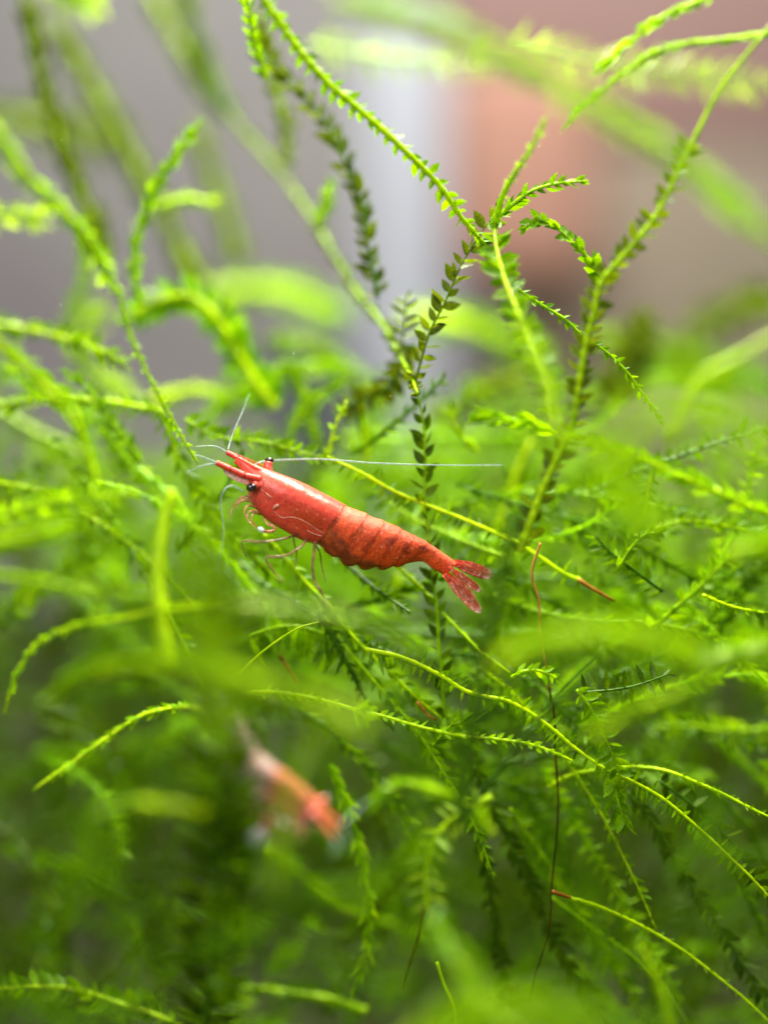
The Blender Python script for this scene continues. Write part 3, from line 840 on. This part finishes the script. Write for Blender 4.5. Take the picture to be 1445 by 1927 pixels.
M_SHELL_RED = shrimp_mat('shrimp_shell', 0.9, 0.22)
M_SHELL_PALE = shrimp_mat('shrimp_shell_pale', 0.8, 0.3, 0.30)
M_FAN = shrimp_mat('shrimp_tail_fan', 1.3, 0.1, 0.12)
M_PED = shrimp_mat('shrimp_feeler_base', 0.6, 0.25)
M_EYE = flat_mat('eye_black', (0.02, 0.012, 0.012), 0.08, 0.0, 0.8, (0.008, 0.006, 0.008))
M_STALK = flat_mat('eye_stalk_red', (0.75, 0.10, 0.07), 0.25)
M_WHIP = flat_mat('antenna_pale', (0.50, 0.62, 0.60), 0.25, 0.50, 0.3, (0.22, 0.36, 0.34), 60)
M_LEG = flat_mat('leg_brown', (0.40, 0.18, 0.10), 0.2, 0.38, 0.5, (0.06, 0.016, 0.008), 18)
M_MOUTH = flat_mat('mouthpart_pink', (0.72, 0.30, 0.22), 0.15, 0.38, 0.6, (0.38, 0.06, 0.03), 22)
M_GLASS = flat_mat('glint_leg_pale', (0.75, 0.82, 0.88), 0.08, 0.35, 0.8, (0.55, 0.62, 0.66), 20)  # pale tone shared by the glint bead and the folded legs
M_LINE = flat_mat('carapace_seam_pink', (0.92, 0.40, 0.28), 0.25)

STATIONS = [((446,861),(441,872)), ((452,860),(453,884)), ((472,871),(465,922)), ((488,877),(468,938)), ((505,883),(475,951)), ((539,895),(493,972)), ((567,906),(515,988)),
            ((595,920),(545,1006)), ((625,936),(572,1019)), ((650,950),(598,1026)), ((667,957),(618,1043)), ((686,964),(640,1060)),
            ((706,973),(668,1070)), ((728,981),(698,1073)), ((750,991),(725,1072)), ((772,1003),(751,1067)), ((795,1014),(776,1059)),
            ((814,1026),(797,1058)), ((832,1039),(812,1069)), ((848,1050),(827,1078)), ((859,1059),(838,1084))]
SEGS = [0.488, 0.575, 0.650, 0.725, 0.790, 0.850]    # rear edges of the shells along the body, 0 nose to 1 tail


def smooth(a, b, x):
    t = min(1, max(0, (x - a) / (b - a)))
    return t * t * (3 - 2 * t)


def lerp3(a, b, t):
    return tuple(a[i] + (b[i] - a[i]) * t for i in range(3))


def build_shrimp(kind_name, label, warp, sgn, pal, depth, roll=22, whips=True, M_SHELL=None):
    """warp maps (px, py, toward-viewer cm) of the side view to a point of the tank"""
    root = thing(kind_name, label, 'shrimp', warp(640, 1000, 0), 'shrimps in the moss')
    base = root.location.copy()
    L = lambda p: p - base
    tops = [Vector((a[0], a[1], 0)) for a, b in STATIONS]
    bots = [Vector((b[0], b[1], 0)) for a, b in STATIONS]
    N, K = 260, 72
    T, B = catmull(tops, N), catmull(bots, N)
    V, F, C, info = [], [], [], []
    cr, sr = math.cos(R(roll)), math.sin(R(roll))
    for i in range(N):
        u = i / (N - 1)
        c = (T[i] + B[i]) / 2
        h = (T[i] - B[i]) / 2
        hl = h.length
        hd = h / hl
        lat = hl * (0.74 if u < 0.5 else 0.74 - 0.06 * smooth(0.5, 0.7, u))
        for k in range(K):
            th = 2 * math.pi * k / K
            ca, sa = math.cos(th), math.sin(th)          # ca = 1 dorsal, sa = 1 towards the viewer
            ex = 0.90
            up = math.copysign(abs(ca) ** ex, ca)
            la = math.copysign(abs(sa) ** ex, sa)
            # rear edge of each shell slants forward low down on the abdomen, back on the carapace
            us = u + (0.012 * (1 - ca) if u < 0.53 else 0.012 * (1 - ca) - 0.010) + 0.006 * noise.noise(Vector((u * 9, ca * 2, sa * 2)))
            prev, disp, edge = 0.0, 0.0, 1.0
            for s in SEGS:
                if us < s:
                    f = (us - prev) / (s - prev)
                    if prev == 0.0:
                        disp = 0.022 * smooth(0.75, 1.0, f)
                    else:
                        disp = -0.020 + 0.036 * f + 0.010 * noise.noise(Vector((s * 30, ca * 3, sa * 3)))
                    edge = min(abs(us - s), abs(us - prev) if prev else 9)
                    break
                prev = s
            else:
                disp = -0.020 * (1 - smooth(prev, prev + 0.05, us))
                edge = abs(us - prev)
            # pleura: rounded lobes along the lower edge
            lobe = 0.0
            if 0.50 < u < 0.86 and ca < -0.45:
                prev2 = 0.488
                for s in SEGS[1:]:
                    if us < s:
                        f = (us - prev2) / (s - prev2)
                        lobe = 0.17 * (math.sin(math.pi * min(1, max(0, f))) - 0.75) * smooth(-0.45, -0.9, ca)
                        break
                    prev2 = s
            # groove between back and branchial chamber on the carapace
            gr = 0.0
            if u < 0.49:
                gr = -0.03 * math.exp(-((ca - (0.10 - 0.9 * (u - 0.25))) / 0.10) ** 2) * smooth(0.14, 0.22, u)
            bump = 0.012 * noise.noise(Vector((u * 40, ca * 5, sa * 5)))
            r = 1 + disp + lobe + gr + bump
            a, l = up * hl * r, la * lat * r
            # roll the back towards the viewer
            pu = a * cr - l * sr
            pl = a * sr + l * cr
            q = c + hd * pu
            q2 = warp(q.x, q.y, px_len(pl))
            V.append(L(q2))
            info.append((q.x, q.y, pl))
            # ---- pigment zones, plus a highlight painted along the back
            n1 = noise.noise(Vector((u * 30, ca * 4, sa * 4))) * 0.5 + 0.5
            n2 = noise.noise(Vector((u * 90, ca * 14, sa * 14 + 9))) * 0.5 + 0.5
            carap = 1 - smooth(0.475, 0.495, us)
            col_c = lerp3(pal['carapace'], pal['carapace2'], n1)
            # darker translucent saddle on the carapace
            sad = math.exp(-(((u - 0.40) / 0.085) ** 2 + ((ca - 0.15) / 0.42) ** 2))
            col_c = lerp3(col_c, pal['saddle'], 0.75 * sad)
            col_c = lerp3(col_c, pal['dorsal'], 0.45 * smooth(0.5, 0.95, ca))  # painted highlight: carapace colour lightened along the back
            col_a = lerp3(pal['abdomen'], pal['abdomen2'], n2)
            blotch = smooth(-0.1, 0.5, noise.noise(Vector((u * 26, ca * 2.2 + 4, sa * 2.2))))
            col_a = lerp3(col_a, pal['band'], 0.9 * math.exp(-((edge - 0.007) / (0.006 + 0.018 * blotch)) ** 2) * (0.45 + 0.55 * blotch) * smooth(-0.45, 0.1, ca) * (1 - 0.6 * smooth(0.7, 0.95, ca)))
            col_a = lerp3(col_a, pal['saddle'], 0.5 * smooth(0.1, 0.5, noise.noise(Vector((u * 60, ca * 6 + 4, sa * 6)))))
            col_a = lerp3(col_a, pal['dorsal'], 0.35 * smooth(0.55, 0.95, ca) * n1)  # the same painted highlight carried on along the abdomen
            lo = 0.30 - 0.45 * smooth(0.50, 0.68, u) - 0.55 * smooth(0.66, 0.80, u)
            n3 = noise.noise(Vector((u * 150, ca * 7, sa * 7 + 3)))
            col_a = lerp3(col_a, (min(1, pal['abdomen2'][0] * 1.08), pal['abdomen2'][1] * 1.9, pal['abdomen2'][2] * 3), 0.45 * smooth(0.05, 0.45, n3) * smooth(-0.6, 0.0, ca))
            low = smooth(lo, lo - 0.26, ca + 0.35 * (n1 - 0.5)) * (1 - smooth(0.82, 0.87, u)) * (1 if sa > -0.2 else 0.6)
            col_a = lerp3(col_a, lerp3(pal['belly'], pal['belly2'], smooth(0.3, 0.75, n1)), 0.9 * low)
            # the head is paler and pinker; loose pale grains along the back
            col_c = lerp3(col_c, (0.88, 0.17, 0.12), 0.55 * (1 - smooth(0.10, 0.26, u)))
            fl = noise.noise(Vector((u * 110, ca * 11 + 2, sa * 11)))
            col_a = lerp3(col_a, (0.95, 0.42, 0.26), 0.7 * smooth(0.42, 0.62, fl) * smooth(-0.3, 0.4, ca))
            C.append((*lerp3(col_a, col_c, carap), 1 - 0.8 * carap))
    for i in range(N - 1):
        for k in range(K):
            k2 = (k + 1) % K
            f = (i * K + k, (i + 1) * K + k, (i + 1) * K + k2, i * K + k2)
            F.append(f if sgn > 0 else f[::-1])
    for e, i in ((0, 0), (1, N - 1)):
        f = tuple(i * K + k for k in range(K))
        F.append(f[::-1] if (e == 1) == (sgn > 0) else f)

    def part(name, V, F, mat, parent=root, cols=None, smooth_=True):
        me = bpy.data.meshes.new(name)
        me.from_pydata([tuple(v) for v in V], [], F)
        me.update()
        bm = bmesh.new()
        bm.from_mesh(me)
        bmesh.ops.recalc_face_normals(bm, faces=bm.faces[:])
        bm.to_mesh(me)
        bm.free()
        me.materials.append(mat)
        if smooth_:
            me.polygons.foreach_set('use_smooth', [True] * len(me.polygons))
        if cols:
            a = me.color_attributes.new('pigment', 'FLOAT_COLOR', 'POINT')
            for i, c in enumerate(cols):
                a.data[i].color = c if len(c) == 4 else (*c, 0.6)
        o = bpy.data.objects.new(name, me)
        COL.objects.link(o)
        o.parent = parent
        return o

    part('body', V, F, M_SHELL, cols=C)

    def surf(px, py, lift=0.0):
        """point of the flank facing the viewer under a photo pixel"""
        best, bi = 1e9, 0
        for j, (x, y, l) in enumerate(info):
            if l > 0:
                d = (x - px) ** 2 + (y - py) ** 2
                if d < best:
                    best, bi = d, j
        return warp(px, py, px_len(info[bi][2]) + lift)

    def tube(name, pts, w, mat, y=0.0, n=24, sides=8, w2=None, parent=root, cols=None, onskin=None, wob=0):
        pv = []
        for p in pts:
            yy = p[2] if len(p) > 2 else y
            pv.append(L(surf(p[0], p[1], onskin)) if onskin is not None else L(warp(p[0], p[1], yy)))
        path = catmull(pv, n)
        if callable(w):
            rad = [px_len(w(i / (n - 1))) for i in range(n)]
        else:
            w2_ = w if w2 is None else w2
            rad = [px_len((w + (w2_ - w) * i / (n - 1)) / 2) for i in range(n)]
        V, F = tube_data(path, rad, sides)
        cc = None
        if cols:
            cc = []
            for i in range(n):
                c = cols(i / (n - 1))
                cc += [c] * sides
        return part(name, V, F, mat, parent, cc)

    def ball(name, px, py, y, rx, ry, rz, mat, parent=root, rot=0):
        bm = bmesh.new()
        bmesh.ops.create_uvsphere(bm, u_segments=24, v_segments=16, radius=1)
        ce = L(warp(px, py, y))
        for v in bm.verts:
            x, z = v.co.x * px_len(rx), v.co.z * px_len(rz)
            c_, s_ = math.cos(R(rot)), math.sin(R(rot))
            v.co = ce + Vector((x * c_ - z * s_, v.co.y * px_len(ry), x * s_ + z * c_))
        Vb = [v.co.copy() for v in bm.verts]
        Fb = [tuple(v.index for v in f.verts) for f in bm.faces]
        bm.free()
        return part(name, Vb, Fb, mat, parent)

    red, dk = pal['carapace'], pal['band']
    # rostrum: a toothed spike over the eyes
    ro = tube('rostrum', [(565,925,0.0),(530,906,0.04),(500,890,0.055),(472,875,0.055),(455,865,0.05),(440,857,0.045)], 14, M_PED, n=40, w2=2.0, cols=lambda f: lerp3(pal['dorsal'], red, f))
    for q in range(7):
        f = q / 6
        x, y = 506 - 58 * f, 881.5 - 24.5 * f
        tube('tooth', [(x + 4, y + 3, 0.08 - 0.03 * f), (x - 1, y - 2.2, 0.085 - 0.03 * f), (x - 5, y - 3.6, 0.085 - 0.03 * f)], 3.2, M_PED, n=5, w2=0.5, sides=5, parent=ro, cols=lambda f: red)
    # jointed bases of the first feelers
    jr = lambda f: lerp3(red, dk, 0.7 * (1 if (0.30 < f < 0.36 or 0.62 < f < 0.68) else 0))
    prof = lambda a: (lambda f: a * (1.0 - 0.25 * f) * (1 - 0.16 * (1 if (0.31 < f < 0.36 or 0.63 < f < 0.68) else 0)) / 2)
    tube('antennule', [(500,892,0.0),(470,876,-0.02),(448,862,-0.03),(426,851,-0.04)], prof(13), M_PED, n=48, cols=jr)
    tube('antennule', [(492,902,0.10),(466,896,0.12),(438,884,0.13),(412,872,0.14)], prof(14), M_PED, n=48, cols=jr)
    # far eye
    st = tube('eye_stalk', [(507,896,-0.04),(503,880,-0.07),(504,869,-0.08)], 16, M_STALK, n=10, w2=17)
    ball('eye', 505, 865.5, -0.085, 8.5, 8, 6, M_EYE, st)
    # near eye on its stalk, set in a socket on the flank
    fy = 0.74 * px_len(24)
    st = tube('eye_stalk', [(496,908,fy - 0.03),(487,912,fy + 0.02),(480,916,fy + 0.05)], 19, M_STALK, n=10, w2=20)
    ball('eye', 477, 918, fy + 0.055, 10.5, 8, 8, M_EYE, st, rot=8)
    tube('socket_rim', [(500,903),(497,915),(500,925),(508,934),(514,939)], 3.5, M_STALK, n=16, w2=2, onskin=0.001)
    # seams, spine and pale lines on the carapace
    tube('carapace_spine', [(527,951),(521,953),(516,958)], 7, M_LINE, n=8, w2=3, onskin=0.002)
    tube('carapace_seam', [(518,962),(533,974),(548,973),(565,976),(582,985),(598,996),(611,1003)], 1.9, M_LINE, n=40, onskin=-0.0005)
    tube('carapace_seam', [(580,998),(592,1004),(609,1009)], 2.6, M_LINE, n=14, w2=1.5, onskin=0.0)
    tube('carapace_seam', [(495,921),(505,930),(515,937)], 3, M_LINE, n=12, w2=2, onskin=0.0)
    # antennal scale
    def blade(name, bx, by, tx, ty, hw, y0, y1, mat, colf, thick=0.010, tip=0.35):
        n, m = 18, 9
        a, b_ = Vector((bx, by, 0)), Vector((tx, ty, 0))
        d = (b_ - a)
        nn = Vector((-d.y, d.x, 0)).normalized()
        Vt, Cc = [], []
        for side in (1, -1):
            for i in range(n):
                f = i / (n - 1)
                w = hw * (0.42 + 0.58 * smooth(0, 0.45, f)) * math.sqrt(max(0.0, 1 - max(0, (f - 1 + tip) / tip) ** 2.4))
                w = max(w, hw * 0.03)
                for j in range(m):
                    g = j / (m - 1) * 2 - 1
                    q = a + d * f + nn * (w * g)
                    th = thick * (1 - g * g) * (1 - 0.6 * f) + 0.002 + (0.006 if abs(g) < 0.15 and side > 0 else 0)
                    Vt.append(L(warp(q.x, q.y, y0 + (y1 - y0) * f + side * th + 0.02 * g * g)))
                    Cc.append(colf(f, g, q))
        Fs = []
        o2 = n * m
        for i in range(n - 1):
            for j in range(m - 1):
                p = i * m + j
                Fs.append((p, p + 1, p + m + 1, p + m))
                Fs.append((o2 + p, o2 + p + m, o2 + p + m + 1, o2 + p + 1))
        rim = [j for j in range(m)] + [i * m + m - 1 for i in range(1, n)] + [(n - 1) * m + j for j in range(m - 2, -1, -1)] + [i * m for i in range(n - 2, 0, -1)]
        for q in range(len(rim)):
            r1, r2 = rim[q], rim[(q + 1) % len(rim)]
            Fs.append((r1, o2 + r1, o2 + r2, r2))
        return part(name, Vt, Fs, mat, cols=Cc)
    blade('antennal_scale', 474, 912, 424, 884, 7.5, 0.10, 0.10, M_FAN, lambda f, g, q: lerp3(pal['carapace2'], pal['rim'], 0.35 + 0.5 * f))
    # tail fan
    def fan(f, g, q):
        n1 = noise.noise(Vector((q.x * 0.09, q.y * 0.09, 3)))
        n2 = noise.noise(Vector((q.x * 0.25, q.y * 0.25, 7)))
        c = lerp3(pal['abdomen'], pal['fan'], smooth(0.05, 0.45, f))
        c = lerp3(c, pal['grain'], 0.9 * smooth(0.08, 0.30, n2 + 0.5 * n1))
        return lerp3(c, pal['rim'], 0.8 * smooth(0.86, 1.0, max(f, abs(g) * (0.55 + 0.42 * f))))
    blade('uropod', 855, 1058, 928, 1086, 12.5, -0.10, -0.16, M_FAN, fan)
    blade('uropod', 852, 1062, 908, 1082, 7, -0.06, -0.11, M_FAN, fan)
    blade('telson', 843, 1067, 904, 1112, 7.5, 0.03, 0.03, M_FAN, fan, thick=0.022, tip=0.3)
    blade('uropod', 839, 1077, 893, 1128, 7.5, 0.04, 0.05, M_FAN, fan)
    blade('uropod', 834, 1080, 903, 1151, 10.5, 0.06, 0.10, M_FAN, fan)
    # feelers
    def whip(name, pts, w, w2, n=60, y=0.0):
        tube(name, pts, lambda f: (w + (w2 - w) * f) / 2 * (1 + 0.22 * (1 if int(f * n) % 2 else -1)), M_WHIP, y=y, n=n, sides=6)
    whip('flagellum', [(426,851,-0.04),(414,843,-0.02),(398,839,0),(370,841,0.05)], 3.4, 1.2)
    whip('flagellum', [(428,846,-0.04),(432,826,-0.1),(440,800,-0.15),(452,765,-0.25),(461,732,-0.35)], 3.2, 0.8)
    whip('flagellum', [(412,872,0.14),(398,866,0.16),(386,861,0.18),(370,858,0.2)], 4.5, 1.2)
    whip('flagellum', [(410,874,0.14),(394,876,0.18),(378,882,0.2),(358,892,0.25)], 3.6, 1.0)
    if whips:
        whip('antenna', [(470,884,-0.12),(482,870,-0.16),(510,865,-0.18),(600,863,-0.1),(700,871,0.0),(820,876,0.1),(942,877,0.2)], 4.2, 2.2, n=150)
        whip('antenna', [(462,925,0.12),(440,915,0.16),(428,924,0.2),(422,946,0.2),(427,985,0.2),(427,1020,0.22),(416,1075,0.25)], 4.6, 1.2, n=80)
    # mouthparts, a claw arm and the bead of a bright glint
    for pts, w in (([(478,944,0.10),(462,942,0.14),(447,950,0.16),(440,964,0.18),(438,977,0.18)], 6), ([(484,955,0.08),(470,952,0.14),(464,966,0.18),(474,982,0.16)], 5),
                   ([(492,968,0.05),(480,966,0.12),(478,980,0.16),(490,992,0.16)], 5), ([(470,940,0.0),(455,936,-0.02),(446,942,-0.02),(445,962,0)], 4),
                   ([(498,975,0.08),(506,986,0.14),(516,990,0.16),(520,1000,0.15)], 5), ([(488,962,0.10),(474,962,0.16),(470,976,0.18),(483,990,0.2),(478,998,0.2)], 4),
                   ([(476,936,0.10),(466,934,0.13),(456,940,0.15),(452,952,0.16)], 5)):
        tube('maxilliped', pts, w, M_MOUTH, n=18, w2=w * 0.35)
    cl = tube('claw_arm', [(510,985,0.08),(520,996,0.14),(508,1000,0.18),(498,997,0.20)], 6, M_MOUTH, n=16, w2=6)
    ball('glint_bubble', 496, 996, 0.21, 7, 5, 4.5, M_GLASS, cl, rot=-25)  # pale bead standing in for a bright glint bubble
    if not whips:
        ball('folded_legs', 505, 1090, 0.10, 18, 14, 13, M_GLASS, rot=20)
        ball('folded_legs', 520, 1050, 0.06, 13, 12, 15, M_MOUTH)
    # walking legs
    for pts, w in (([(560,1006,0.08),(540,1012,0.16),(505,1018,0.22),(466,1017,0.24),(463,1026,0.24),(470,1046,0.22)], 5.5),
                   ([(578,1016,0.08),(566,1030,0.16),(540,1044,0.22),(507,1047,0.25),(516,1066,0.25),(536,1092,0.24)], 5.5),
                   ([(594,1020,0.06),(592,1045,0.12),(590,1062,0.14),(594,1090,0.16),(606,1110,0.18),(623,1142,0.2)], 6.5),
                   ([(550,1004,-0.08),(552,1024,-0.14),(556,1044,-0.16),(552,1072,-0.14)], 4),
                   ([(586,1018,-0.08),(600,1040,-0.12),(604,1070,-0.14),(612,1096,-0.12)], 4)):
        tube('leg', pts, lambda f, w=w: w / 2 * (1 - 0.5 * f) * (1 + 0.25 * (1 if abs((f * 4) % 1 - 0.5) > 0.42 else 0)), M_LEG, n=50, sides=7)
    return root


PAL_RED = dict(carapace=(0.76, 0.055, 0.035), carapace2=(0.84, 0.095, 0.065), saddle=(0.52, 0.055, 0.006), dorsal=(0.84, 0.12, 0.08),  # dorsal holds the pink highlight painted on the back
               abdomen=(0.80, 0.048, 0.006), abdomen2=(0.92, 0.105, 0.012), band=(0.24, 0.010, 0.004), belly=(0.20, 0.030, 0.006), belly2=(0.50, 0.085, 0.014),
               fan=(0.50, 0.10, 0.045), grain=(0.80, 0.36, 0.26), rim=(0.85, 0.70, 0.62))
PAL_PALE = dict(carapace=(0.64, 0.16, 0.06), carapace2=(0.62, 0.25, 0.13), saddle=(0.55, 0.28, 0.03), dorsal=(0.78, 0.26, 0.13),
                abdomen=(0.56, 0.36, 0.31), abdomen2=(0.66, 0.50, 0.46), band=(0.36, 0.17, 0.10), belly=(0.70, 0.42, 0.44), belly2=(0.82, 0.66, 0.66),
                fan=(0.45, 0.34, 0.26), grain=(0.75, 0.5, 0.4), rim=(0.92, 0.88, 0.86))


def warp_main(px, py, near):
    p = P(px, py, 0)
    return Vector((p.x, -near, p.z))


build_shrimp('red_shrimp', 'sharp bright red dwarf shrimp climbing to the left across the moss, long white antenna trailing', warp_main, 1, PAL_RED, 0.0, M_SHELL=M_SHELL_RED)

SP_PTS = catmull([Vector(p) for p in ((640,1558,0),(600,1518,0),(563,1484,0),(522,1458,0),(478,1428,0),(450,1385,0),(428,1338,0),(412,1300,0))], 200)


def warp_second(px, py, near, depth=-1.5):
    ax, ay, bx, by = 424, 862, 905, 1112
    dx, dy = bx - ax, by - ay
    ll = math.hypot(dx, dy)
    dx, dy = dx / ll, dy / ll
    s = ((px - ax) * dx + (py - ay) * dy) / ll
    nrm = (px - ax) * dy - (py - ay) * dx          # positive towards the back
    k = min(198, max(0, s * 199))
    i = int(k)
    a, b = SP_PTS[i], SP_PTS[i + 1]
    t = (b - a).normalized()
    p = a.lerp(b, k - i)
    ex = (s - min(1, max(0, s))) * 340
    n = Vector((-t.y, t.x, 0))
    q = p + t * ex + n * nrm * (0.56 + 0.55 * min(1, max(0, s)) ** 1.5)
    w = P(q.x - 8, q.y, depth)
    return Vector((w.x, depth - near * 0.7, w.z))


build_shrimp('pale_shrimp', 'small blurred pinkish orange shrimp hanging in the moss at the lower left', warp_second, -1, PAL_PALE, -1.55, whips=False, M_SHELL=M_SHELL_PALE)

# ------------------------------------------------------------------ specks drifting in the water
mb = MB()
rs = random.Random(5)
for i in range(22):
    p = P(rs.uniform(100, 1400), rs.uniform(60, 1000), rs.uniform(-0.5, 0.5))
    r = rs.uniform(0.002, 0.0045)
    d = Vector((rs.uniform(-1, 1), rs.uniform(-1, 1), rs.uniform(-1, 1))).normalized() * r * rs.uniform(1, 2.5)
    V, F = tube_data([p - d, p, p + d], [r * 0.4, r, r * 0.4], 5)
    mb.add(V, F)
o = mb.build('floating_specks', flat_mat('speck_pale', (0.6, 0.58, 0.48), 0.7, 0.3))
tag(o, 'fine pale specks drifting in the water', 'specks', kind='stuff')
